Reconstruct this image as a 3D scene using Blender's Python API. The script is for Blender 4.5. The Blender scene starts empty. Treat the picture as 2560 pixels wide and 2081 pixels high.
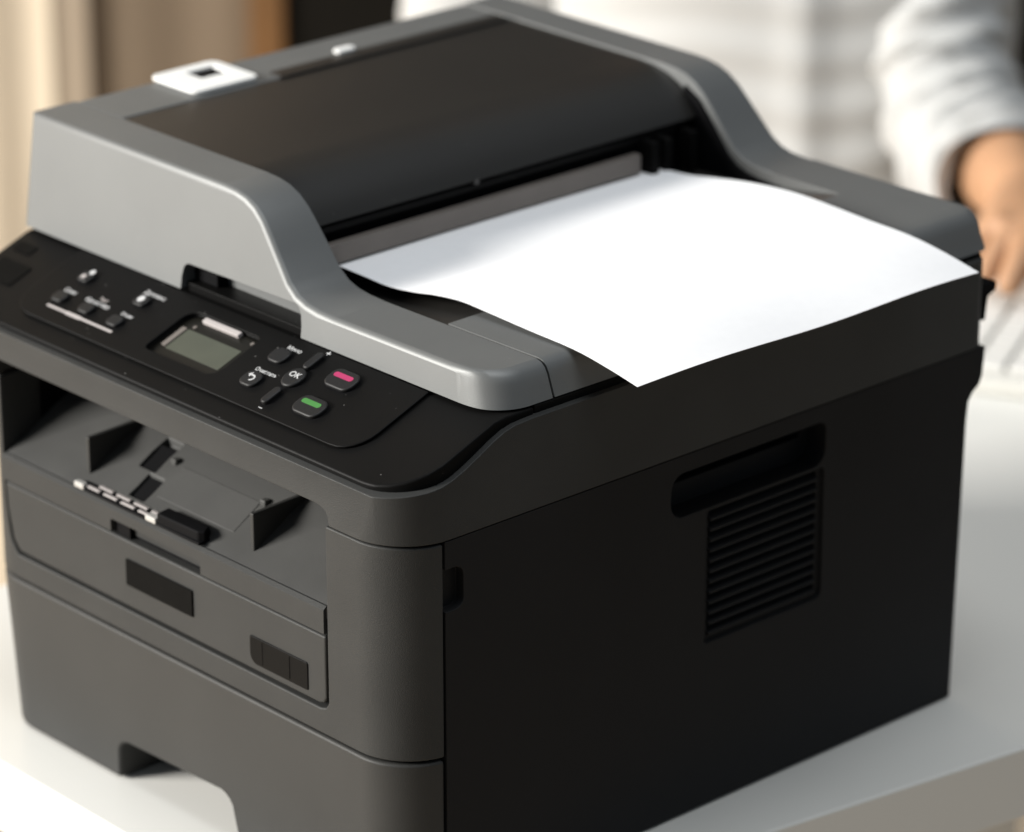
import bpy, bmesh, math, random
from mathutils import Matrix, Vector
random.seed(4)
S = 0.001                      # everything below is laid out in millimetres
scene = bpy.context.scene
C = scene.collection
rad = math.radians

# ------------------------------------------------------------------ camera
cam_d = bpy.data.cameras.new("camera"); cam = bpy.data.objects.new("camera", cam_d); C.objects.link(cam)
cam.matrix_world = Matrix(((0.67405117, -0.27482415, 0.68565786, 1.17515),
                           (0.73868288, 0.25281359, -0.6248463, -1.00694),
                           (-0.00162077, 0.9276621, 0.37341718, 0.87087),
                           (0, 0, 0, 1)))
cam_d.sensor_width = 36; cam_d.lens = 140.39
cam_d.clip_start = 0.05; cam_d.clip_end = 60
cam_d.dof.use_dof = True; cam_d.dof.focus_distance = 1.725; cam_d.dof.aperture_fstop = 6.3
cam_d.dof.aperture_blades = 0
scene.camera = cam

# ------------------------------------------------------------------ world, lights, exposure
w = bpy.data.worlds.new("World"); scene.world = w; w.use_nodes = True
w.node_tree.nodes["Background"].inputs[0].default_value = (0.80, 0.90, 1.0, 1)
w.node_tree.nodes["Background"].inputs[1].default_value = 0.22
def area(name, loc, target, size, size_y, power, color, spread=180):
    l = bpy.data.lights.new(name, 'AREA'); l.shape = 'RECTANGLE'; l.size = size; l.size_y = size_y
    l.energy = power; l.color = color; l.spread = rad(spread)
    o = bpy.data.objects.new(name, l); C.objects.link(o); o.location = loc
    o.rotation_euler = (Vector(target) - Vector(loc)).to_track_quat('-Z', 'Y').to_euler()
    return o
area("window_light", (-2.35, -3.10, 1.45), (-0.3, 0.2, 0.12), 1.7, 1.15, 425, (1.0, 0.97, 0.92))
area("overhead_fill", (0.38, 0.2, 3.2), (0.0, 0.3, 0.0), 1.8, 1.8, 50, (0.95, 0.98, 1.0))  # added fill lamp overhead, brightens the desk right of the printer
scene.view_settings.view_transform = 'Standard'; scene.view_settings.look = 'None'
scene.view_settings.exposure = 0.0; scene.view_settings.gamma = 1.0
scene.cycles.use_denoising = True
scene.cycles.max_bounces = 8

# ------------------------------------------------------------------ materials
def mat(name, col, rough=0.5, metal=0.0, bump=0.0, bscale=900, var=0.0, vscale=30, coat=0.0, specks=0.0, spec=0.5, sss=0.0, rvar=0.0):
    m = bpy.data.materials.new(name); m.use_nodes = True
    nt = m.node_tree; b = nt.nodes["Principled BSDF"]; L = nt.links
    b.inputs["Base Color"].default_value = (*col, 1); b.inputs["Roughness"].default_value = rough
    b.inputs["Metallic"].default_value = metal; b.inputs["Specular IOR Level"].default_value = spec
    if coat: b.inputs["Coat Weight"].default_value = coat; b.inputs["Coat Roughness"].default_value = 0.25
    if sss:
        b.inputs["Subsurface Weight"].default_value = sss; b.inputs["Subsurface Radius"].default_value = (0.01, 0.004, 0.002)
    tc = nt.nodes.new("ShaderNodeTexCoord")
    if bump:
        n = nt.nodes.new("ShaderNodeTexNoise"); n.inputs["Scale"].default_value = bscale; n.inputs["Detail"].default_value = 2
        L.new(tc.outputs["Object"], n.inputs["Vector"])
        bp = nt.nodes.new("ShaderNodeBump"); bp.inputs["Strength"].default_value = bump; bp.inputs["Distance"].default_value = 0.0004
        L.new(n.outputs["Fac"], bp.inputs["Height"]); L.new(bp.outputs["Normal"], b.inputs["Normal"])
    src = None
    if var:
        n = nt.nodes.new("ShaderNodeTexNoise"); n.inputs["Scale"].default_value = vscale; n.inputs["Detail"].default_value = 4
        L.new(tc.outputs["Object"], n.inputs["Vector"])
        r = nt.nodes.new("ShaderNodeMapRange"); r.inputs[1].default_value = 0.3; r.inputs[2].default_value = 0.7
        r.inputs[3].default_value = 1 - var; r.inputs[4].default_value = 1 + var
        L.new(n.outputs["Fac"], r.inputs[0])
        v = nt.nodes.new("ShaderNodeVectorMath"); v.operation = 'SCALE'; v.inputs[0].default_value = col
        L.new(r.outputs[0], v.inputs["Scale"]); src = v.outputs[0]
        if rvar:
            r2 = nt.nodes.new("ShaderNodeMapRange"); r2.inputs[1].default_value = 0.3; r2.inputs[2].default_value = 0.7
            r2.inputs[3].default_value = rough - rvar; r2.inputs[4].default_value = rough + rvar
            L.new(n.outputs["Fac"], r2.inputs[0]); L.new(r2.outputs[0], b.inputs["Roughness"])
    if specks:
        n = nt.nodes.new("ShaderNodeTexVoronoi"); n.inputs["Scale"].default_value = 170
        L.new(tc.outputs["Object"], n.inputs["Vector"])
        r = nt.nodes.new("ShaderNodeMapRange"); r.inputs[1].default_value = 0.035; r.inputs[2].default_value = 0.06
        r.inputs[3].default_value = 1; r.inputs[4].default_value = 0
        L.new(n.outputs["Distance"], r.inputs[0])
        n2 = nt.nodes.new("ShaderNodeTexNoise"); n2.inputs["Scale"].default_value = 60; L.new(tc.outputs["Object"], n2.inputs["Vector"])
        r2 = nt.nodes.new("ShaderNodeMapRange"); r2.inputs[1].default_value = 0.5; r2.inputs[2].default_value = 0.62
        L.new(n2.outputs["Fac"], r2.inputs[0])
        mu = nt.nodes.new("ShaderNodeMath"); mu.operation = 'MULTIPLY'; L.new(r.outputs[0], mu.inputs[0]); L.new(r2.outputs[0], mu.inputs[1])
        mu2 = nt.nodes.new("ShaderNodeMath"); mu2.operation = 'MULTIPLY'; L.new(mu.outputs[0], mu2.inputs[0]); mu2.inputs[1].default_value = specks
        mx = nt.nodes.new("ShaderNodeMix"); mx.data_type = 'RGBA'
        mx.inputs["A"].default_value = (*col, 1); mx.inputs["B"].default_value = (0.5, 0.49, 0.47, 1)
        if src: L.new(src, mx.inputs["A"])
        L.new(mu2.outputs[0], mx.inputs["Factor"]); src = mx.outputs["Result"]
    if src: L.new(src, b.inputs["Base Color"])
    return m
SILVER = mat("silver_paint", (0.144, 0.148, 0.146), 0.5, 0.35, 0.13, 2200, 0.04, 20, specks=0.25)
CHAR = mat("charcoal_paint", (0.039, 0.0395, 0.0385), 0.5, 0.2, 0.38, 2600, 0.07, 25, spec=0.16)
TRAYCHAR = mat("charcoal_plastic", (0.037, 0.0368, 0.0350), 0.52, 0.15, 0.36, 2500, 0.07, 18, spec=0.25)
TRAYFLOOR = mat("tray_floor_plastic", (0.060, 0.0598, 0.0575), 0.55, 0.1, 0.36, 2500, 0.10, 30, spec=0.25)
BLACK = mat("black_plastic", (0.0048, 0.0047, 0.0046), 0.45, 0.0, 0.12, 1500, 0.08, 20, specks=0.35, spec=0.06)
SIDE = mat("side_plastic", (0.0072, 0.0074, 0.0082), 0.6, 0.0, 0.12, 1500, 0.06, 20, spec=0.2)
COVER = mat("smoked_cover", (0.018, 0.0168, 0.0152), 0.36, 0.0, 0.06, 1500, 0.06, 15, specks=0.25)
DEEP = mat("matt_black", (0.0035, 0.0035, 0.004), 0.7, var=0.1, vscale=30, spec=0.08)
KEYB = mat("rubber_button", (0.0075, 0.0075, 0.0078), 0.5, spec=0.3, bump=0.08, bscale=1500)
WHITEP = mat("white_plastic", (0.82, 0.82, 0.80), 0.4, var=0.02)
PAPER = mat("paper", (0.86, 0.86, 0.87), 0.75, var=0.01, vscale=200, spec=0.2)
PINK = mat("pink_print", (0.33, 0.022, 0.092), 0.5, var=0.04, vscale=300)
GREEN = mat("green_print", (0.040, 0.165, 0.034), 0.5, var=0.04, vscale=300)
PRINT = mat("white_print", (0.46, 0.46, 0.46), 0.55, var=0.02, vscale=300)
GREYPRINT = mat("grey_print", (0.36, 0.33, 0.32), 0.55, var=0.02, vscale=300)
LCD = mat("lcd", (0.056, 0.061, 0.046), 0.3, var=0.08, vscale=60)
GLASS = mat("dark_window", (0.008, 0.0075, 0.006), 0.3, var=0.05, spec=0.2)
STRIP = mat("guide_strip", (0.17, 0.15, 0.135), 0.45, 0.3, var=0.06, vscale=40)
BADGE = mat("badge", (0.0035, 0.0034, 0.0031), 0.7, bump=0.1, bscale=900, var=0.15, vscale=120, spec=0.05)
CHROME = mat("bright_print", (0.42, 0.41, 0.39), 0.35, 0.1, var=0.05, vscale=100)
DESKW = mat("white_laminate", (0.72, 0.715, 0.68), 0.32, var=0.015, vscale=6, rvar=0.04)
SKIN = mat("skin", (0.42, 0.23, 0.125), 0.6, var=0.10, vscale=25, sss=0.05)
SHIRT = mat("white_cotton", (0.46, 0.46, 0.45), 0.85, bump=0.2, bscale=500, var=0.03, vscale=20)
TROUSER = mat("dark_cloth", (0.03, 0.03, 0.035), 0.9, var=0.1)
CURT = mat("beige_curtain", (0.150, 0.110, 0.072), 0.85, var=0.06, vscale=3)
CREAM = mat("cream_curtain", (0.70, 0.60, 0.46), 0.85, var=0.04, vscale=3)
MIDC = mat("tan_curtain", (0.33, 0.265, 0.195), 0.85, var=0.05, vscale=3)
WOOD = mat("orange_wood", (0.15, 0.068, 0.018), 0.6, var=0.15, vscale=8)
DARKF = mat("dark_furniture", (0.006, 0.005, 0.0035), 0.8, var=0.2, vscale=6, spec=0.1)
FLOORM = mat("tan_floor", (0.42, 0.34, 0.25), 0.6, var=0.06, vscale=4)
WALLM = mat("wall_paint", (0.40, 0.32, 0.24), 0.9, var=0.03, vscale=3)
KEYM = mat("keycap", (0.70, 0.69, 0.66), 0.5, var=0.02)
KBM = mat("keyboard_case", (0.60, 0.59, 0.55), 0.45, var=0.02)

# ------------------------------------------------------------------ helpers
def link(name, me, m=None, parent=None):
    o = bpy.data.objects.new(name, me); C.objects.link(o)
    if m: me.materials.clear(); me.materials.append(m)
    if parent: o.parent = parent
    return o
def mesh(name, verts, faces):
    me = bpy.data.meshes.new(name); me.from_pydata([tuple(c * S for c in v) for v in verts], [], faces); me.update()
    bm = bmesh.new(); bm.from_mesh(me); bmesh.ops.recalc_face_normals(bm, faces=bm.faces); bm.to_mesh(me); bm.free()
    return me
def finish(o, bevel=0.0, seg=3, angle=32):
    me = o.data
    for p in me.polygons: p.use_smooth = True
    if bevel:
        b = o.modifiers.new("bevel", 'BEVEL'); b.width = bevel * S; b.segments = seg; b.limit_method = 'ANGLE'
        b.angle_limit = rad(angle); b.harden_normals = True; b.use_clamp_overlap = True; b.miter_outer = 'MITER_ARC'
        dg = bpy.context.evaluated_depsgraph_get(); dg.update()
        nm = bpy.data.meshes.new_from_object(o.evaluated_get(dg), depsgraph=dg)
        o.modifiers.clear(); o.data = nm; nm.name = me.name
    else:
        me.set_sharp_from_angle(angle=rad(angle))
    return o
def prism_me(name, pts, axis, a, b):
    n = len(pts)
    def P(u, v, t): return {'x': (t, u, v), 'y': (u, t, v), 'z': (u, v, t)}[axis]
    vs = [P(u, v, a) for u, v in pts] + [P(u, v, b) for u, v in pts]
    fs = [tuple(range(n)), tuple(range(2 * n - 1, n - 1, -1))] + [(i, (i + 1) % n, n + (i + 1) % n, n + i) for i in range(n)]
    return mesh(name, vs, fs)
def prism(name, pts, axis, a, b, m, parent=None, bevel=0.0, seg=3, angle=32, fin=True):
    o = link(name, prism_me(name, pts, axis, a, b), m, parent)
    return finish(o, bevel, seg, angle) if fin else o
def arc(cx, cy, r, a0, a1, n=8):
    return [(cx + r * math.cos(rad(a0 + (a1 - a0) * i / n)), cy + r * math.sin(rad(a0 + (a1 - a0) * i / n))) for i in range(n + 1)]
def rrect(x0, y0, x1, y1, r, n=6):
    r = r if isinstance(r, (tuple, list)) else (r,) * 4          # corners: x0y0, x1y0, x1y1, x0y1
    out = []
    for (cx, cy, a0, rr) in ((x0 + r[0], y0 + r[0], 180, r[0]), (x1 - r[1], y0 + r[1], 270, r[1]),
                             (x1 - r[2], y1 - r[2], 0, r[2]), (x0 + r[3], y1 - r[3], 90, r[3])):
        out += arc(cx, cy, rr, a0, a0 + 90, n) if rr > 0 else [(cx, cy)]
    return out
def box_pts(x0, y0, x1, y1): return [(x0, y0), (x1, y0), (x1, y1), (x0, y1)]
def boolean(o, cutters, op='DIFFERENCE'):
    cs = []
    for me in cutters:
        c = bpy.data.objects.new("cutter", me); C.objects.link(c); cs.append(c)
        md = o.modifiers.new("b", 'BOOLEAN'); md.operation = op; md.object = c; md.solver = 'EXACT'
    dg = bpy.context.evaluated_depsgraph_get(); dg.update()
    nm = bpy.data.meshes.new_from_object(o.evaluated_get(dg), depsgraph=dg)
    o.modifiers.clear(); ms = list(o.data.materials); o.data = nm
    nm.materials.clear(); [nm.materials.append(x) for x in ms]
    for c in cs: bpy.data.objects.remove(c)
    bm = bmesh.new(); bm.from_mesh(nm)
    bmesh.ops.remove_doubles(bm, verts=bm.verts, dist=1e-6)
    bmesh.ops.dissolve_limit(bm, angle_limit=rad(0.5), verts=bm.verts, edges=bm.edges)
    bm.to_mesh(nm); bm.free()
    return o
def box(name, a, b, m, parent=None, bevel=0.0, seg=2):
    return prism(name, box_pts(a[0], a[1], b[0], b[1]), 'z', a[2], b[2], m, parent, bevel, seg)
def thing(name, label, cat, loc=(0, 0, 0), group=None):
    o = bpy.data.objects.new(name, None); C.objects.link(o); o.location = [c * S for c in loc]; o.empty_display_size = 0.05
    o["label"] = label; o["category"] = cat
    if group: o["group"] = group
    return o
def tube(name, pts, radii, m, parent=None, n=12):
    vs, fs = [], []
    up = Vector((0, 0, 1))
    for i, p in enumerate(pts):
        p = Vector(p); d = (Vector(pts[min(i + 1, len(pts) - 1)]) - Vector(pts[max(i - 1, 0)])).normalized()
        u = d.cross(up); u = u.normalized() if u.length > 1e-4 else Vector((1, 0, 0)); v = u.cross(d)
        for k in range(n):
            a = 2 * math.pi * k / n; vs.append(tuple(p + (u * math.cos(a) + v * math.sin(a)) * radii[i]))
    for i in range(len(pts) - 1):
        for k in range(n): fs.append((i * n + k, i * n + (k + 1) % n, (i + 1) * n + (k + 1) % n, (i + 1) * n + k))
    fs += [tuple(range(n)), tuple(range((len(pts) - 1) * n, len(pts) * n))]
    o = link(name, mesh(name, vs, fs), m, parent); return finish(o)

# ================================================================== SETTING
fl = prism("floor", box_pts(-6000, -4000, 5000, 6000), 'z', -760, -740, FLOORM); fl["kind"] = "structure"
WX = Vector((0.674, 0.739, 0)).normalized(); WN = Vector((-0.739, 0.674, 0)).normalized()      # along the back wall
def wall_box(name, cx, cy, along0, along1, d0, d1, z0, z1, m, parent=None, bevel=0):
    n = WN; c = Vector((cx, cy, 0))
    p = [c + WX * a + n * d for a, d in ((along0, d0), (along1, d0), (along1, d1), (along0, d1))]
    return prism(name, [(q.x, q.y) for q in p], 'z', z0, z1, m, parent, bevel)
wl = wall_box("wall", -1389, 1332, -3200, 3200, 240, 300, -738, 2000, WALLM); wl["kind"] = "structure"

# ================================================================== DESK
desk = thing("desk", "white laminate desk with a thick square edge under the printer", "desk", (-200, 600, -740))
def dk(o): o.matrix_parent_inverse = desk.matrix_world.inverted(); return o
bpy.context.view_layer.update()
DX = lambda y: 38.2 + (y - 189.4) * (61.3 - 38.2) / (342.9 - 189.4)
dk(prism("desk_top", [(-430, -30), (DX(-32), -33), (DX(900), 900), (-430, 900)], 'z', -39, 0, DESKW, desk, 1.6))
for lx, ly in ((-395, 30), (-40, 30), (60, 840), (-395, 840)):
    dk(box("leg", (lx - 25, ly - 25, -740), (lx + 25, ly + 25, -39.5), DESKW, desk, 2))

# ================================================================== PRINTER
pr = thing("printer", "charcoal and silver multifunction laser printer with document feeder standing on a white desk", "printer")
R29 = 29.0
YS = 24.4                                              # where the front mouldings meet the side panel
def front_plan(xl, xr=0.0, yb=YS, r=R29):
    a_end = math.degrees(math.asin((r - yb) / r)) if yb < r else 0
    right = arc(xr - r, r, r, -90, -a_end, 10)
    left = [(xl + (xr - x), y) for x, y in reversed(right)]
    return left + right
# --- paper tray
XL = -314.0
ptray = prism("paper_tray", front_plan(XL), 'z', 1.0, 79.3, TRAYCHAR, pr, fin=False)
for v in ptray.data.vertices:                          # the left end narrows towards the foot
    if v.co.x < -0.2: v.co.x += 0.008 * (0.079 - v.co.z) / 0.078
notch = [(-118, -5), (-118.5, 6), (-122, 19), (-125, 22.5), (-130, 24)] + [(-200, 21.5), (-205, 20), (-207, 16)] + [(-207.3, -5)]
boolean(ptray, [prism_me("c", notch, 'y', -20, 60)]); finish(ptray, 1.8)
# --- front cover with the bypass opening
fc = prism("front_cover", front_plan(XL), 'z', 80.6, 182.2, CHAR, pr, fin=False)
boolean(fc, [prism_me("c", [(-292, 230), (-291.5, 120), (-287.5, 99), (-282, 93), (-56, 93), (-52, 94), (-50.2, 97), (-50.2, 230)], 'y', -20, 60)])
finish(fc, 1.5)
prism("seam_gap", [(x, y + 2.2) for x, y in front_plan(XL + 6, -2.2, YS - 2.4)], 'z', 78.8, 81.2, DEEP, pr)
# --- bypass tray door: lower panel and upper lip
mp = prism("bypass_door", [(-290.4, 128.6), (-289.6, 116), (-286, 100), (-281.5, 94.6), (-57, 94.6), (-53.4, 95.6), (-51.8, 98.6), (-51.8, 128.6)],
           'y', 0.4, 14, CHAR, pr, fin=False); finish(mp, 1.3)
lip = prism("bypass_door_lip", [(-0.6, 130.2), (14, 130.2), (14, 143.2), (1.2, 143.2), (-0.6, 141.6)], 'x', -290.8, -51.6, CHAR, pr, fin=False)
boolean(lip, [prism_me("c", rrect(-205.5, 126, -138.5, 136.6, 1.5), 'y', -6, 4.5),
              prism_me("c", rrect(-205.5, 127, -194, 136.2, 1.5), 'y', -6, 9)]); finish(lip, 1.1)
box("finger_slot", (-205.2, 2.0, 127.2), (-194.2, 4.0, 136.0), DEEP, lip)
box("door_gap", (-290, 5, 94), (-51, 15, 140), DEEP, pr)
bd = prism("badge", rrect(-195.4, 106.2, -145.8, 119.4, 0.6), 'y', -0.5, 2, BADGE, pr, 0.3)
bd["label"] = "blank dark badge plate on the front door"
us = prism("port_cap", rrect(-104.8, 98.2, -64.0, 111.8, (5, 1.2, 1.2, 1.2)), 'y', -0.15, 3, BLACK, pr, 0.5)
us["label"] = "black rubber cap over the front port"
box("cap_rib", (-77.0, -0.4, 99.6), (-76.4, 0.5, 110.8), BLACK, us, 0.2)
box("cap_rib", (-96.0, -0.35, 99.6), (-95.6, 0.5, 110.8), BLACK, us, 0.2)
# --- output tray: rising floor, side walls, fins, flap
fz = lambda y: 141 + 0.6 * y
flo = prism("output_floor", [(9.6, 120), (9.6, 137.2), (1.0, 137.2), (1.0, 142.6), (14, fz(13.8)), (30.4, fz(30.4)), (44, 165.6), (85, 183), (118, 190), (118, 120)], 'x', -290.8, -51.2, TRAYFLOOR, pr, fin=False)
def recess(x0, x1, y0, y1, d=5):
    k = [(y0, fz(y0) + 3), (y1, fz(y1) + 3), (y1, fz(y1) - d), (y0, fz(y0) - d)]
    return prism_me("c", k, 'x', x0, x1)
boolean(flo, [recess(-212.5, -200.5, 22.6, 40), recess(-203, -191.6, 8.8, 21.4)])
finish(flo, 0.6)
for x0, x1, y0, y1 in ((-212.2, -200.8, 23, 36), (-202.7, -191.9, 9.1, 21.1)):
    prism("floor_slot", [(y0, fz(y0) - 4.9), (y1, fz(y1) - 4.9), (y1, fz(y1) - 1.6), (y0, fz(y0) - 1.6)], 'x', x0, x1, DEEP, pr)
for xf in (-114.5, -236.5):
    prism("paper_guide_fin", [(9.6, fz(9.6) - 2), (9.6, 165.2), (38, 166.4), (70, 171), (70, 160)], 'x', xf, xf + 2.6, TRAYCHAR, pr, 0.6)
fp = prism("paper_support_flap", [(13.5, fz(13.5) - .4), (13.5, fz(13.5) + .12), (29.6, fz(29.6) + .4), (30.4, fz(30.4) - .4)], 'x', -188, -131.5, TRAYFLOOR, pr, 0.15)
for xx in (-196.5, -131.0):
    box("flap_hinge", (xx, 28.5, fz(30) - 1), (xx + 4, 32.5, fz(30) + 2.2), TRAYFLOOR, fp, 0.8)
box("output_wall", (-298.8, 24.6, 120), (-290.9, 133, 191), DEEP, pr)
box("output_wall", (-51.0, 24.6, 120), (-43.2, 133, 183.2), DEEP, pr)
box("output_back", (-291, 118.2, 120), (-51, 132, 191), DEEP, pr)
# folded stopper lying along the lip: dark ladder of slots with bright bars
st = prism("output_stopper", box_pts(-232, -0.6, -139, 8.4), 'z', 144.0, 145.4, DEEP, pr, fin=False)
fins = []
for r_ in range(2):
    for k in range(4):
        x0 = -226 + k * 13.2 + (5 if r_ else 0)
        fins.append((x0, 1.0 + r_ * 3.9, x0 + 10.2, 2.9 + r_ * 3.9))
finish(st, 0.4)
for x0, y0, x1, y1 in fins:
    box("stopper_bar", (x0, y0, 145.4), (x1, y1, 146.3), GREYPRINT, st, 0.3)
box("stopper_end", (-232.6, -0.9, 144.4), (-225.5, 2.2, 147.2), CHROME, st, 0.5)
box("stopper_end", (-178.5, -0.9, 144.4), (-170.8, 3.4, 147.2), CHROME, st, 0.5)
prism("stopper_arm", [(-170.5, -0.2), (-141, 0.4), (-138.4, 3), (-142, 8.6), (-150, 8.8), (-172, 8.2)], 'z', 144.6, 150.2, DEEP, st, 1.0)
# --- main body side
bprof = [(25.2, 1), (357.5, 1), (361.2, 148), (362.2, 157), (365, 161), (369.4, 164), (371.4, 168), (373, 183.0), (25.2, 183.0)]
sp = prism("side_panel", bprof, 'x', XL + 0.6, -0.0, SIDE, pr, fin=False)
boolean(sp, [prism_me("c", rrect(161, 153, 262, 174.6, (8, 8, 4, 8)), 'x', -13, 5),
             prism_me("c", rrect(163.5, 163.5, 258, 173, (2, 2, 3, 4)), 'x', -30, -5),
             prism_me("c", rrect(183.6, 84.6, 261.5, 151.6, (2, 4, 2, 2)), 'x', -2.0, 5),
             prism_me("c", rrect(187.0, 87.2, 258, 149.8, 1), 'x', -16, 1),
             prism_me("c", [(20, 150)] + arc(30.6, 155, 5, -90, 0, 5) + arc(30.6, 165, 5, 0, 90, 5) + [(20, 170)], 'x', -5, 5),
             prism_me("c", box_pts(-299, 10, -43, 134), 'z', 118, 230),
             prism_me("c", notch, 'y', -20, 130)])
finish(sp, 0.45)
for k in range(12):
    z0 = 87.7 + k * 5.22
    prism("vent_slat", [(-7.5, z0 + 2.2), (-1.2, z0 - 0.3), (-0.5, z0 + 0.4), (-0.5, z0 + 1.4), (-7.5, z0 + 4.0)], 'y', 187.1, 257.9, SIDE, pr, 0.35)
box("vent_backing", (-15.9, 187.1, 87.3), (-14, 257.9, 149.7), DEEP, pr)
for yy in (205, 222, 240):
    box("vent_rib", (-9, yy, 91.6), (-7.6, yy + 1.6, 149.5), DEEP, pr)
for fx, fy in ((-290, 40), (-25, 40), (-290, 340), (-20, 340)):
    prism("rubber_foot", arc(fx, fy, 10, 0, 345, 23), 'z', 0.1, 1.1, DEEP, pr)
# --- scanner body: S-shaped top, rounded corners, opening under the bezel
XS = -346.0
sprof = [(-1.0, 183.4), (0.6, 205.4), (8, 206.4), (18, 207.8), (24, 208.9), (30, 210.6), (37, 213.4), (45, 217.4), (53, 221.6), (60, 224.6), (66, 226.0),
         (76, 226.6), (372.6, 228.2), (373.4, 183.4)]
sb = prism("scanner_body", sprof, 'x', XS - 3, 3, CHAR, pr, fin=False)
plan_s = arc(-R29, R29 - 1, R29, -90, 0, 12) + arc(-8, 365, 8, 0, 90, 4) + arc(XS + 8, 365, 8, 90, 180, 4) + arc(XS + R29, R29 - 1, R29, 180, 270, 12)
boolean(sb, [prism_me("c", plan_s, 'z', 150, 260)], 'INTERSECT')
op = [(-293, 180), (-46.4, 180), (-46.6, 184.6), (-47.6, 187.4), (-49.6, 189.8), (-52.8, 191), (-57, 191.4), (-293, 191.4)]
boolean(sb, [prism_me("c", op, 'y', -20, 100)])
finish(sb, 0.5)
sd = prism("rear_hinge", [(374, 194), (379, 193), (380.5, 205), (386, 207), (386.5, 211), (383, 213), (374, 211)], 'x', -22, -6, DEEP, pr, 0.8)
# --- control panel block and raised button panel (sloping 21 degrees)
TA = math.atan(0.383); CT, ST = math.cos(TA), math.sin(TA)
def T(x, y, h=0.0): return (x, y - h * ST, 206.9 + 0.383 * y + h * CT)
def slab(name, pts, h0, h1, m, parent, bevel=0.0, seg=3, fin=True):
    n = len(pts); vs = [T(x, y, h0) for x, y in pts] + [T(x, y, h1) for x, y in pts]
    fs = [tuple(range(n)), tuple(range(2 * n - 1, n - 1, -1))] + [(i, (i + 1) % n, n + (i + 1) % n, n + i) for i in range(n)]
    o = link(name, mesh(name, vs, fs), m, parent); return finish(o, bevel, seg) if fin else o
def slab_me(pts, h0, h1):
    n = len(pts); vs = [T(x, y, h0) for x, y in pts] + [T(x, y, h1) for x, y in pts]
    return mesh("c", vs, [tuple(range(n)), tuple(range(2 * n - 1, n - 1, -1))] + [(i, (i + 1) % n, n + (i + 1) % n, n + i) for i in range(n)])
cp = prism("control_panel", [(-3, 200), (1.6, 206.6), (3.4, 207.9), (57, 228.7), (64, 229.6), (80.6, 229.8), (80.6, 200)], 'x', XS - 3, 3, BLACK, pr, fin=False)
plan_c = arc(-R29 - 0.5, R29 + 1.5, R29 - 2.6, -90, 0, 12) + [(-3.1, 79.8)] + [(XS + 3.1, 79.8)] + arc(XS + R29 + 0.5, R29 + 1.5, R29 - 2.6, 180, 270, 12)
boolean(cp, [prism_me("c", plan_c, 'z', 150, 260)], 'INTERSECT')
lcd_out = rrect(-203.6, 21.5, -153.0, 50.2, (3, 7, 3, 7))
boolean(cp, [slab_me(lcd_out, -2.6, 6)])
finish(cp, 1.3)
bp = slab("button_panel", rrect(-299, 13.4, -46.4, 58, (15, 15, 0, 0)), 0.05, 1.5, BLACK, pr, fin=False)
boolean(bp, [slab_me(lcd_out, -2.6, 6)]); finish(bp, 0.8)
H0 = 1.5
slab("panel_badge", rrect(-336, 24, -313, 38, 1), 0.02, 0.35, BADGE, cp)
slab("panel_badge", rrect(-338, 44, -324, 50, 1), 0.02, 0.35, BADGE, cp)
dw = slab("display_window", rrect(-203.2, 21.9, -153.4, 49.8, (3, 7, 3, 7)), -2.55, -1.2, GLASS, pr)
scr = slab("display", rrect(-196.5, 27.4, -157.6, 41.4, 0.6), -1.2, -1.0, LCD, dw)
slab("display_edge_glint", rrect(-200.4, 28.2, -197.2, 41.4, 0.4), -1.2, -0.6, STRIP, dw)  # glint on the display frame, put in as a pale strip
slab("display_reflection", rrect(-192.6, 46.9, -166.4, 49.7, 0.4), -1.2, 1.0, GREYPRINT, dw, 0.4)  # window reflection on the recess's rear wall, modelled as a pale strip
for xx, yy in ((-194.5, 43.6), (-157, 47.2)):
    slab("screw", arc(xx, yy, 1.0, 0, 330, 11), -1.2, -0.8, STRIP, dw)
def text_me(body, size, h, x, y, ax='CENTER', sx=1.0):
    cu = bpy.data.curves.new("t", 'FONT'); cu.body = body; cu.size = 1.0; cu.align_x = ax; cu.align_y = 'CENTER'; cu.resolution_u = 3; cu.offset = 0.012
    o = bpy.data.objects.new("t", cu); C.objects.link(o)
    dg = bpy.context.evaluated_depsgraph_get(); dg.update()
    me = bpy.data.meshes.new_from_object(o.evaluated_get(dg), depsgraph=dg)
    bpy.data.objects.remove(o); bpy.data.curves.remove(cu)
    for v in me.vertices:
        p = T(x + v.co.x * size * sx, y + v.co.y * size / 1.0 * CT, h); v.co = Vector(p) * S
    return me
def caption(body, size, x, y, parent, h=H0 + 0.06, m=PRINT, sx=1.0):
    return link("caption", text_me(body, size, h, x, y, sx=sx), m, parent)
def button(pts, hgt, label, bev=0.9):
    o = slab("button", pts, H0 - 0.4, H0 + hgt, KEYB, pr, bev); o["label"] = label
    return o
def well(cx, cy, pts_fn, grow):                       # dark gap round a button
    slab("button_well", pts_fn(cx, cy, grow), H0 - 0.2, H0 + 0.03, DEEP, bp)
def rr_fn(wd, hd, r): return lambda cx, cy, g=0.0: rrect(cx - wd / 2 - g, cy - hd / 2 - g, cx + wd / 2 + g, cy + hd / 2 + g, r + g, 6)
def el_fn(a, b): return lambda cx, cy, g=0.0: [(cx + (a + g) * math.cos(t * math.pi / 16), cy + (b + g) * math.sin(t * math.pi / 16)) for t in range(32)]
def put(fn, cx, cy, hgt, label, bev=0.9):
    well(cx, cy, fn, 0.8); return button(fn(cx, cy), hgt, label, bev)
sq = rr_fn(10.6, 9.0, 3.6)
b_menu = put(sq, -132.6, 44.6, 1.9, "black menu button")
caption("Меню", 3.3, -130.4, 51.2, bp)
b_back = put(sq, -132.0, 27.6, 1.9, "black return button with a white arrow")
caption("Очистить", 3.2, -130.2, 34.3, bp)
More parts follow.
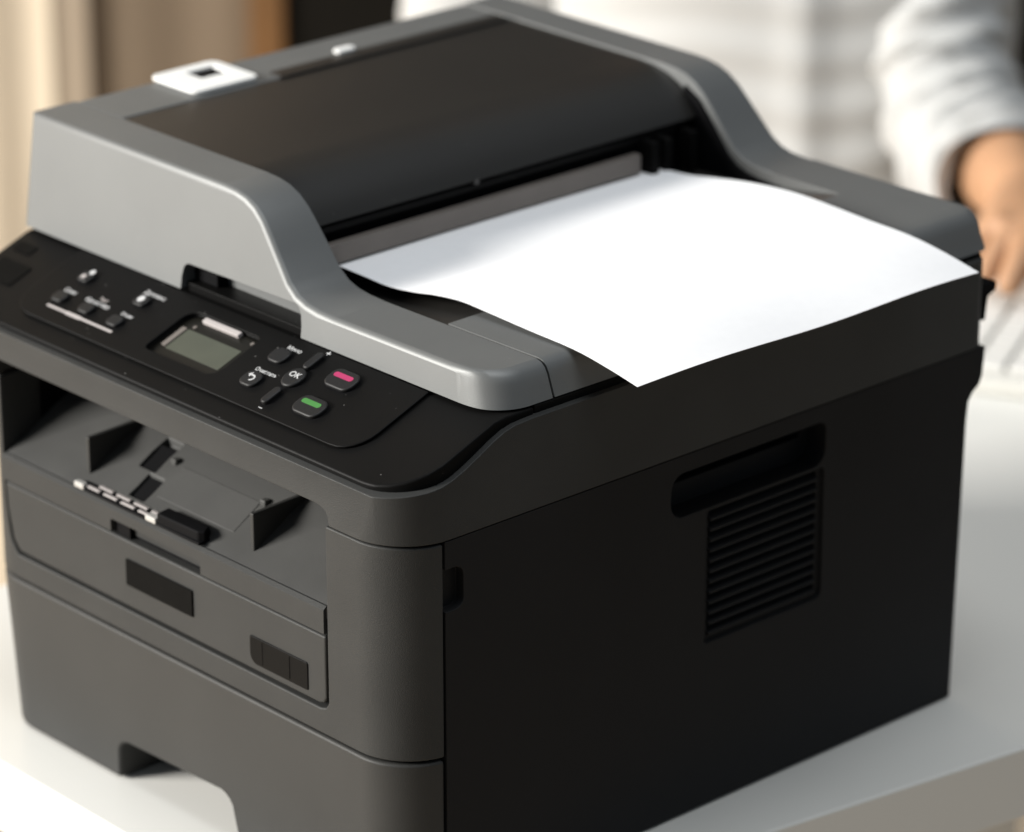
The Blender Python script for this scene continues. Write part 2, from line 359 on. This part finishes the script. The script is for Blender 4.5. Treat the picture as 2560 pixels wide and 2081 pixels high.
# return arrow on the button: hook of a half ring, shaft and head
hk = H0 + 1.96
ring = [(p[0] - 131.6, p[1] * CT + 27.6) for p in arc(0, 0, 2.0, -90, 90, 8)] + [(p[0] - 131.6, p[1] * CT + 27.6) for p in arc(0, 0, 1.2, 90, -90, 8)]
slab("arrow_mark", ring, hk - 0.02, hk + 0.05, PRINT, b_back)
slab("arrow_mark", [(-133.6, 28.7), (-131.6, 28.7), (-131.6, 29.5), (-133.6, 29.5)], hk - 0.02, hk + 0.05, PRINT, b_back)
slab("arrow_mark", [(-135.0, 29.1), (-133.2, 27.6), (-133.2, 30.6)], hk - 0.02, hk + 0.05, PRINT, b_back)
ok = put(el_fn(5.6, 6.0), -113.0, 36.7, 2.1, "round OK button", 1.1)
caption("OK", 4.7, -112.9, 37.6, ok, H0 + 2.16)
pill = rr_fn(4.6, 10.8, 2.2)
b_pl = put(pill, -113.4, 48.6, 2.3, "narrow black button under the plus sign"); caption("+", 5.4, -112.5, 55.9, bp)
b_mi = put(pill, -112.9, 23.6, 2.3, "narrow black button above the minus sign"); caption("–", 4.6, -112.6, 16.6, bp)
big = rr_fn(17.6, 11.0, 4.6)
b_st = put(big, -89.6, 45.2, 2.1, "large stop button with a pink bar", 1.0)
slab("colour_bar", rrect(-96.0, 45.2, -83.8, 47.9, 1.3), H0 + 2.08, H0 + 2.18, PINK, b_st)
b_go = put(big, -89.2, 26.2, 2.1, "large start button with a green bar", 1.0)
slab("colour_bar", rrect(-95.6, 26.2, -83.4, 28.9, 1.3), H0 + 2.08, H0 + 2.18, GREEN, b_go)
sm = rr_fn(8.6, 6.6, 2.4)
for (cx, cy, lab) in ((-275.6, 28.0, "small black button under the first left caption"), (-254.8, 27.8, "small black button under the middle left caption"),
                      (-232.4, 27.4, "small black button under the third left caption"), (-232.2, 43.2, "small black button with a white round mark"),
                      (-275.6, 43.6, "small black button with white dots above the left row")):
    b_ = put(sm, cx, cy, 2.0, lab)
    if cy > 43.3:
        slab("dot_mark", arc(cx - 0.8, cy - 0.8, 1.5, 0, 330, 11), H0 + 1.98, H0 + 2.06, GREYPRINT, b_)
        slab("dot_mark", arc(cx + 1.4, cy + 3.0, 1.6, 0, 330, 11), H0 + 1.98, H0 + 2.06, PRINT, b_)
    elif cy > 43:
        slab("dot_mark", arc(cx - 0.4, cy + 0.3, 2.0, 0, 345, 15), H0 + 1.98, H0 + 2.06, PRINT, b_)
caption("Скан", 3.7, -275.4, 33.6, bp); caption("Качество", 3.9, -254.0, 33.2, bp); caption("Тип/", 3.0, -253.0, 36.2, bp, m=GREYPRINT)
caption("Опции", 3.0, -231.6, 33.4, bp, sx=0.9); caption("Дуплекс", 3.7, -230.4, 49.4, bp)
slab("rule_line", rrect(-278.6, 21.3, -228.4, 22.6, 0.5), H0, H0 + 0.06, GREYPRINT, bp)
slab("rule_line", rrect(-263.6, 20.9, -252.4, 22.9, 0.5), H0, H0 + 0.08, GREYPRINT, bp)
# --- scanner bed under the lid
box("scanner_bed", (XS + 5, 80.2, 222), (-3.4, 371, 230.4), BLACK, pr, 0.8)
# --- document feeder lid
P_top = [(-346, 286.4), (-198, 286.4), (-189.0, 285.9), (-181.4, 284.5), (-174.4, 281.6), (-168.0, 277.0), (-162.4, 271.2), (-157, 265.2), (-146.6, 253.2), (-140.4, 248.9),
         (-133.5, 246.7), (-125.0, 245.6), (-114, 245.2), (-100, 245.3), (-80, 245.4), (-60, 245.6), (-45, 245.8), (-30, 246.0), (-22, 246.1), (-14.5, 246.2), (-11.4, 245.5), (-9.0, 243.6), (-7.4, 240.8), (-6.2, 237.5)]
P_bar = P_top + [(-3.6, 230.8), (-20, 230.8), (-60, 230.8), (-346, 230.8)]
def bar(name, y0, y1, rf, m, rc=20.0, last=0.6):
    """silver end bar: the outline P_bar carried along y, outer edge rounded by rf, outer right corner by 20 mm; y0 is the outer face"""
    sg = 1 if y1 > y0 else -1; L = abs(y1 - y0); n = len(P_bar); lay = []
    for i in range(7):
        a = math.pi / 2 * i / 6; lay.append((rf * (1 - math.sin(a)), rf * (1 - math.cos(a))))
    lay = [(d, i_) for d, i_ in zip([rf * (1 - math.cos(math.pi / 2 * i / 6)) for i in range(7)], [rf * (1 - math.sin(math.pi / 2 * i / 6)) for i in range(7)])]
    lay += [(d, 0.0) for d in (3.6, 4.6, 6, 7.5, 9.5, 12, 15, 18, 20.5) if d > rf + 0.3] + [(L - 0.7, 0.0), (L, last)]
    nor = []
    for k in range(n):
        a, b, c = P_bar[k - 1], P_bar[k], P_bar[(k + 1) % n]
        e1 = Vector((b[0] - a[0], b[1] - a[1])).normalized(); e2 = Vector((c[0] - b[0], c[1] - b[1])).normalized()
        n1, n2 = Vector((e1.y, -e1.x)), Vector((e2.y, -e2.x)); q = (n1 + n2); q = q / max(0.35, (1 + n1.dot(n2)))
        nor.append(q)
    vs, fs = [], []
    for d, ins in lay:
        sh = rc - math.sqrt(max(0, rc * rc - (rc - d) ** 2)) if d < rc else 0
        for (x, z), q in zip(P_bar, nor):
            x2, z2 = x + q.x * ins, (z + q.y * ins) if z > 231 else z
            wgt = max(0.0, min(1.0, (x + 46) / 38)); x2 -= sh * wgt
            yy = y0 + sg * d + sg * 0.14 * max(0, z2 - 230.8) * max(0, 1 - d / L)
            vs.append((x2, yy, z2))
    for i in range(len(lay) - 1):
        for k in range(n): fs.append((i * n + k, i * n + (k + 1) % n, (i + 1) * n + (k + 1) % n, (i + 1) * n + k))
    fs += [tuple(range(n)), tuple(range((len(lay) - 1) * n, len(lay) * n))]
    return link(name, mesh(name, vs, fs), m, pr)
fb = bar("feeder_front_bar", 57.6, 92.0, 2.8, SILVER)
hold = [(-222.6, 222), (-222.2, 237)] + arc(-217.0, 239.4, 4.6, 160, 100, 4) + arc(-141.6, 239.4, 6.2, 80, 10, 5) + [(-134.6, 236), (-134.2, 222)]
boolean(fb, [prism_me("c", hold, 'y', 40, 74)])
finish(fb, 0, 3, 30)
for p in fb.data.polygons:
    if p.area > 1e-3: p.use_smooth = False
prism("handhold_recess", rrect(-222, 231, -135, 243.4, (1, 1, 3, 3)), 'y', 72.6, 74.6, SILVER, pr)
box("handhold_floor", (-222.4, 61, 229.4), (-134.4, 76, 233.6), BLACK, pr, 0.6)
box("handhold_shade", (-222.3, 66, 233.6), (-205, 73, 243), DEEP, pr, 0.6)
P_full = P_bar
P_rear = [(x, z + (2.6 * max(0.0, min(1.0, (x + 160) / 40)) if z > 240 else 0)) for x, z in P_full]
P_bar = [p for p in P_rear if p[0] < -98 and p[1] > 240] + [(-100, 230.8), (-346, 230.8)]
bb = bar("feeder_rear_bar", 379.0, 346.4, 2.4, SILVER); finish(bb, 0, 3, 30)
for p in bb.data.polygons:
    if p.area > 1e-3: p.use_smooth = False
P_bar = P_full
ls = prism("feeder_left_strip", [(-346, 286.1), (-309.4, 286.1), (-309.4, 276), (-342, 232), (-346, 232)], 'y', 92.5, 345.9, SILVER, pr, 1.2)
lb = prism("feeder_output_plate", [(-73.2, 245.75), (-22, 246.25), (-14.5, 246.35), (-11.4, 245.65), (-9.0, 243.75), (-7.4, 240.95), (-6.2, 237.5), (-3.6, 230.9), (-73.2, 230.9)], 'y', 92.6, 346.0, SILVER, pr)
for v in lb.data.vertices:
    if v.co.z > 0.24: v.co.z += 0.0026 * (v.co.y - 0.0926) / 0.2534
P_bar = [(-119, 247.95)] + [(x, z + 0.15) for x, z in P_rear if -118 < x and z > 240] + [(-6.2, 237.5), (-3.6, 230.8), (-119, 230.8)]
rp = bar("feeder_rear_plate", 380.0, 346.0, 2.4, SILVER, 10.0, 0.0); finish(rp, 0, 3, 30)
for p in rp.data.polygons:
    if p.area > 1e-3: p.use_smooth = False
P_bar = P_full
# cover
cprof = [(-309, 285.6), (-214, 285.4), (-203, 284.6), (-193.5, 282.4), (-185.2, 278.6), (-178.2, 273.2), (-172.0, 266.4), (-171.4, 264.6), (-174.5, 263.2), (-181, 268.5), (-196, 276), (-309, 276)]
cv = prism("feeder_cover", cprof, 'y', 92.8, 345.6, COVER, pr, fin=False)
boolean(cv, [prism_me("c", box_pts(-320, 280, -300, 300), 'y', 40, 92.9)]); finish(cv, 0.7)
prism("cover_tab", box_pts(-318.5, 190, -308, 343), 'z', 286.15, 286.9, COVER, cv, 0.3)
box("lip_notch", (-173.6, 196, 262.6), (-170.9, 199, 265.6), COVER, cv, 0.4)
tag = prism("white_nub", rrect(-324, 236, -318, 248, 2.5), 'z', 286.5, 288.4, WHITEP, pr, 0.6)  # small raised white piece beside the cover's left edge
box("feeder_core", (-308.6, 93, 231), (-178, 345, 262), DEEP, pr)
prism("roller_housing", [(-178, 266), (-172.6, 262.4), (-172.6, 259.4), (-180, 259.4)], 'y', 100, 332, BLACK, pr, 0.5)
box("guide_strip", (-172.2, 101, 245.5), (-167.2, 303, 255.2), STRIP, pr, 0.6)
for yy in (307, 316.5, 334):
    box("guide_rib", (-173, yy, 240), (-163, yy + 4.6, 261), BLACK, pr, 0.6)
off = lambda pts, d: [(x - d * 0.7, z - d) for x, z in pts]
lin = [(x - 2.6, z - 3.0) for x, z in P_top[4:16]]
prism("feeder_liner", [(-180, 232)] + [(-180, 279)] + lin[1:-1] + [(-76, 242.8), (-76, 232)], 'y', 344.6, 346.3, DEEP, pr)
# dish below the sheet
dn = []
for i in range(13):
    t = i / 12; x = -176 + t * (176 - 74.0); dn.append((x, 234.5 + 10.4 * (t ** 1.7)))
prism("feeder_dish", dn + [(-73.6, 231.2), (-176, 231.2)], 'y', 92.4, 346.0, COVER, pr, 0.3)
dish = bpy.data.objects['feeder_dish']
for v in dish.data.vertices:
    if v.co.z > 0.233: v.co.z += 0.0030 * (v.co.y - 0.0926) / 0.2534

# white tag with a square hole on the lid
tg = thing("white_tag", "white rounded plastic tag with a dark window on the silver lid", "tag", (-332, 160, 287))
bpy.context.view_layer.update()
tp = prism("tag_plate", rrect(-350.5, 140, -313, 181, 5), 'z', 286.5, 288.3, WHITEP, None, fin=False)
boolean(tp, [prism_me("c", rrect(-342.5, 157.0, -329.5, 174.0, 1), 'z', 286.85, 295)])
finish(tp, 0.5); tp.parent = tg; tp.matrix_parent_inverse = tg.matrix_world.inverted()
tw = prism("tag_window", rrect(-342.0, 157.6, -330, 173.4, 0.6), 'z', 286.9, 287.3, DEEP, tg); tw.matrix_parent_inverse = tg.matrix_world.inverted()

# ================================================================== SHEET OF PAPER
near = [(-186, 243.6), (-170, 244.3), (-150, 244.0), (-133, 243.6), (-116, 245.4), (-100, 248.2), (-83, 250.0), (-67, 249.7), (-38, 248.6), (-8, 247.7), (14, 244.9), (31.8, 241.7)]
far = [(-186, 243.8), (-172, 244.0), (-150, 245.6), (-130, 248.8), (-108, 252.0), (-88, 253.8), (-70, 254.4), (-50, 253.8), (-28, 252.8), (-2, 252.0), (20, 249.2), (40.7, 245.2)]
def interp(c, t):
    f = t * (len(c) - 1); i = min(int(f), len(c) - 2); f -= i
    p0, p1, p2, p3 = c[max(i - 1, 0)], c[i], c[i + 1], c[min(i + 2, len(c) - 1)]
    h = lambda a, b, cc, d: 0.5 * (2 * b + (cc - a) * f + (2 * a - 5 * b + 4 * cc - d) * f * f + (3 * b - a - 3 * cc + d) * f ** 3)
    return h(p0[0], p1[0], p2[0], p3[0]), h(p0[1], p1[1], p2[1], p3[1])
NU, NV = 48, 24; vs, fs = [], []
for j in range(NV + 1):
    s_ = j / NV
    for i in range(NU + 1):
        a, b = interp(near, i / NU), interp(far, i / NU); e = (i / NU) ** 4
        vs.append((a[0] * (1 - s_) + b[0] * s_, 108 + 210 * s_,
                   a[1] * (1 - s_) + b[1] * s_ + e * (0.9 * math.sin(math.pi * 2.2 * s_) * (1 - s_) + 0.8 * math.sin(math.pi * 3.1 * s_) * s_) + 1.5 * math.sin(math.pi * s_) * (1 - e) * max(0, math.sin(math.pi * i / NU))))
for j in range(NV):
    for i in range(NU): fs.append((j * (NU + 1) + i, j * (NU + 1) + i + 1, (j + 1) * (NU + 1) + i + 1, (j + 1) * (NU + 1) + i))
pp = link("paper_sheet", mesh("paper_sheet", vs, fs), PAPER)
sol = pp.modifiers.new("thickness", 'SOLIDIFY'); sol.thickness = 0.12 * S; sol.offset = 0
dg = bpy.context.evaluated_depsgraph_get(); dg.update()
nm = bpy.data.meshes.new_from_object(pp.evaluated_get(dg), depsgraph=dg); pp.modifiers.clear(); pp.data = nm
finish(pp); pp["label"] = "blank white sheet of paper coming out of the document feeder"; pp["category"] = "paper"

# ================================================================== KEYBOARD
kb = thing("keyboard", "light grey computer keyboard on the desk behind the printer", "keyboard", (-150, 790, 0))
ka = rad(28); kx = Vector((math.cos(ka), math.sin(ka), 0)); ky = Vector((-math.sin(ka), math.cos(ka), 0)); k0 = Vector((-290, 660, 0))
bpy.context.view_layer.update()
def kp(u, v): q = k0 + kx * u + ky * v; return (q.x, q.y)
kc = prism("case", [kp(0, 0), kp(430, 0), kp(430, 135), kp(0, 135)], 'z', 0.2, 12, KBM, kb, 2.5); kc.matrix_parent_inverse = kb.matrix_world.inverted()
base_key = None
for r_ in range(6):
    for c_ in range(21):
        u, v = 8 + c_ * 19.8, 10 + r_ * 19.8
        if base_key is None:
            base_key = prism("key", [(kx * a + ky * b)[:2] for a, b in box_pts(0, 0, 17, 17)], 'z', 12.05, 17, KEYM, kb, 1.2)
            o = base_key
        else:
            o = base_key.copy(); C.objects.link(o); o.parent = kb
        o.matrix_parent_inverse = kb.matrix_world.inverted()
        q = k0 + kx * u + ky * v; o.location = (q.x * S, q.y * S, 0)

# ================================================================== PERSON
pn = thing("person", "person in a white rolled-sleeve shirt typing behind the printer, head out of view", "person", (-760, 960, -740))
bpy.context.view_layer.update()
PX = Vector((0.80, 0.60, 0)).normalized(); PF = Vector((0.60, -0.80, 0)).normalized()      # their left, their front
PC = Vector((-722, 985, 0))
def pw(a, f, z): q = PC + PX * a + PF * f; return (q.x, q.y, z)
def skin_obj(name, chain_pts, edges, radii, m, parent, sub=2):
    me = bpy.data.meshes.new(name); me.from_pydata([tuple(c * S for c in p) for p in chain_pts], edges, []); me.update()
    o = link(name, me, None, parent)
    o.modifiers.new("skin", 'SKIN').use_smooth_shade = True
    for i, r in enumerate(radii): me.skin_vertices[0].data[i].radius = (r * S, r * S)
    me.skin_vertices[0].data[0].use_root = True
    ss = o.modifiers.new("sub", 'SUBSURF'); ss.levels = ss.render_levels = sub
    dg = bpy.context.evaluated_depsgraph_get(); dg.update()
    nm = bpy.data.meshes.new_from_object(o.evaluated_get(dg), depsgraph=dg); o.modifiers.clear(); o.data = nm
    nm.materials.clear(); nm.materials.append(m)
    for p in nm.polygons: p.use_smooth = True
    o.matrix_parent_inverse = pn.matrix_world.inverted()
    return o
pts, edg, rd = [], [], []
def add(p, r, frm=None):
    pts.append(p); rd.append(r)
    if frm is not None: edg.append((frm, len(pts) - 1))
    return len(pts) - 1
pel = add(pw(0, 0, -230), 105); wa = add(pw(0, 0, -60), 95, pel); ch = add(pw(0, 0, 170), 100, wa); nk = add(pw(0, 10, 330), 52, ch)
hd = add(pw(0, 30, 440), 78, nk); add(pw(0, 30, 545), 70, hd)
def arm(side, elbow, wrist, palm, fingers):
    sh = add(pw(side * 70, 0, 250), 46, ch); um = add((-604, 990, 130) if side > 0 else pw(-160, 28, 130), 28, sh); el = add(elbow, 31, um); f1 = add([(elbow[i] * 0.55 + wrist[i] * 0.45) for i in range(3)], 37, el)
    wr = add(wrist, 27, f1); pa = add(palm, 33, wr)
    for k, (mid, tip) in enumerate(fingers):
        a = add(mid, 10.5, pa); add(tip, 8.2, a)
arm(1, (-520, 960, 42), (-392, 872, 42), (-352, 824, 42),
    [((-364, 795, 45), (-360, 769, 29)), ((-342, 787, 49), (-336, 759, 30)), ((-322, 783, 47), (-314, 757, 29)), ((-305, 791, 43), (-298, 769, 27)), ((-318, 825, 33), (-306, 809, 25))])
arm(-1, pw(-215, 30, 0), pw(-120, 190, -150), pw(-95, 235, -165),
    [(pw(-75, 275, -160), pw(-68, 300, -168)), (pw(-86, 280, -160), pw(-82, 306, -168)), (pw(-98, 280, -160), pw(-96, 306, -168)), (pw(-110, 276, -160), pw(-110, 298, -168)), (pw(-70, 240, -165), pw(-56, 256, -168))])
for sgn in (1, -1):
    hp = add(pw(sgn * 85, 20, -260), 82, pel); kn = add(pw(sgn * 95, 330, -250), 62, hp); ak = add(pw(sgn * 95, 360, -650), 42, kn); add(pw(sgn * 100, 470, -700), 34, ak)
body = skin_obj("body", pts, edg, rd, SKIN, pn)
# shirt: torso loft with soft folds, plus sleeves
def loft(name, rings, m, parent):
    n = len(rings[0]); vs = [p for r in rings for p in r]; fs = []
    for i in range(len(rings) - 1):
        for k in range(n): fs.append((i * n + k, i * n + (k + 1) % n, (i + 1) * n + (k + 1) % n, (i + 1) * n + k))
    o = link(name, mesh(name, vs, fs), m, parent); finish(o, angle=80); o.matrix_parent_inverse = pn.matrix_world.inverted(); return o
rings = []
for i in range(120):
    t = i / 119; z = -240 + 600 * t
    a = 158 + 14 * t - 60 * max(0, (t - 0.8) / 0.2) ** 2; b = 128 + 8 * t
    if t > 0.8: a -= 60 * ((t - 0.8) / 0.2); b -= 40 * ((t - 0.8) / 0.2)
    ring = []
    for k in range(120):
        th = 2 * math.pi * k / 120
        x, f = a * math.copysign(abs(math.cos(th)) ** 0.8, math.cos(th)), b * math.copysign(abs(math.sin(th)) ** 0.8, math.sin(th))
        fold = 1.3 * math.sin(z / 6.0 + 1.5 * math.sin(th * 2) - x / 45 + 0.8 * math.sin(x / 30)) + 2.2 * math.sin(x / 34 + z / 55)
        plk = 7 * math.exp(-((x - 30) / 11) ** 2) if f > 0 else 0
        ring.append(pw(x * (1 + fold / 420), f + (fold if f > 0 else fold * 0.5) + plk, z))
    rings.append(ring)
shirt = loft("shirt", rings, SHIRT, pn); bpy.context.view_layer.update()
def sleeve(path, radii):
    rr = []; N = 60
    for i in range(len(path) * 8 - 7):
        t = i / 8; j = min(int(t), len(path) - 2); f = t - j
        p = Vector(path[j]).lerp(Vector(path[j + 1]), f); r = radii[j] * (1 - f) + radii[j + 1] * f
        d = (Vector(path[j + 1]) - Vector(path[j])).normalized()
        if f < 0.5 and j > 0: d = d.lerp((Vector(path[j]) - Vector(path[j - 1])).normalized(), 0.5 - f).normalized()
        u = d.cross(Vector((0, 0, 1))).normalized(); v = u.cross(d)
        rr.append([tuple(p + (u * math.cos(a) + v * math.sin(a)) * (r + 4 * math.sin(3 * a + i * 0.9) + 3 * math.sin(i * 1.7 + a))) for a in [2 * math.pi * k / N for k in range(N)]])
    o = loft("sleeve", rr, SHIRT, shirt); o.matrix_parent_inverse = shirt.matrix_world.inverted(); return o
sleeve([pw(60, 0, 290), (-618, 994, 160), (-588, 986, 110), (-562, 974, 72), (-528, 954, 44), (-492, 934, 33), (-456, 917, 31), (-436, 903, 31)], [66, 50, 46, 45, 46, 48, 48, 47])
sleeve([pw(-150, 0, 270), pw(-205, 10, 130), pw(-215, 30, 0), pw(-180, 90, -55)], [70, 64, 58, 52])
tr = loft("trousers", [[pw(a_ * 150 * math.cos(t * math.pi / 12), 200 * r_ + 95 * math.sin(t * math.pi / 12), -300 + 70 * r_ + 0 * t) for t in range(24)] for r_, a_ in ((0, 1.0), (0.35, 1.06), (0.7, 1.0))], TROUSER, pn)

# ================================================================== BACKGROUND FURNITURE
def curtain(name, label, a0, a1, d, m, amp=4):
    n = WN; c = Vector((-1389, 1332, 0)); front, back = [], []
    N = 90
    for i in range(N + 1):
        a = a0 + (a1 - a0) * i / N
        dd = d + amp * math.sin(i / N * (a1 - a0) / 34.0) + amp * 0.46 * math.sin(i / N * (a1 - a0) / 13.0 + 1)
        p = c + WX * a + n * dd; front.append((p.x, p.y)); q = p + n * 4; back.append((q.x, q.y))
    o = prism(name, front + back[::-1], 'z', -730, 1500, m); o["label"] = label; o["category"] = "curtain"
    return o
curtain("cream_curtain", "pale cream curtain at the far left edge behind the printer", -1100, -418, 0, CREAM, 7)
curtain("curtain", "beige brown curtain hanging in soft folds behind the printer", -384, -232, 20, CURT)
curtain("curtain", "narrow mid tone curtain between the cream curtain and the brown one", -417, -385, 8, MIDC, 3)
cab = thing("cabinet", "dark cabinet with an orange wooden side standing behind the shirted person", "cabinet", (-1500, 1950, -740))
bpy.context.view_layer.update()
for o in (wall_box("carcass", -1389, 1332, -204, 1300, -20, 130, -736, 1600, DARKF, cab, 3), wall_box("side_board", -1389, 1332, -236, -205, -28, 130, -736, 1600, WOOD, cab, 2)):
    o.matrix_parent_inverse = cab.matrix_world.inverted()
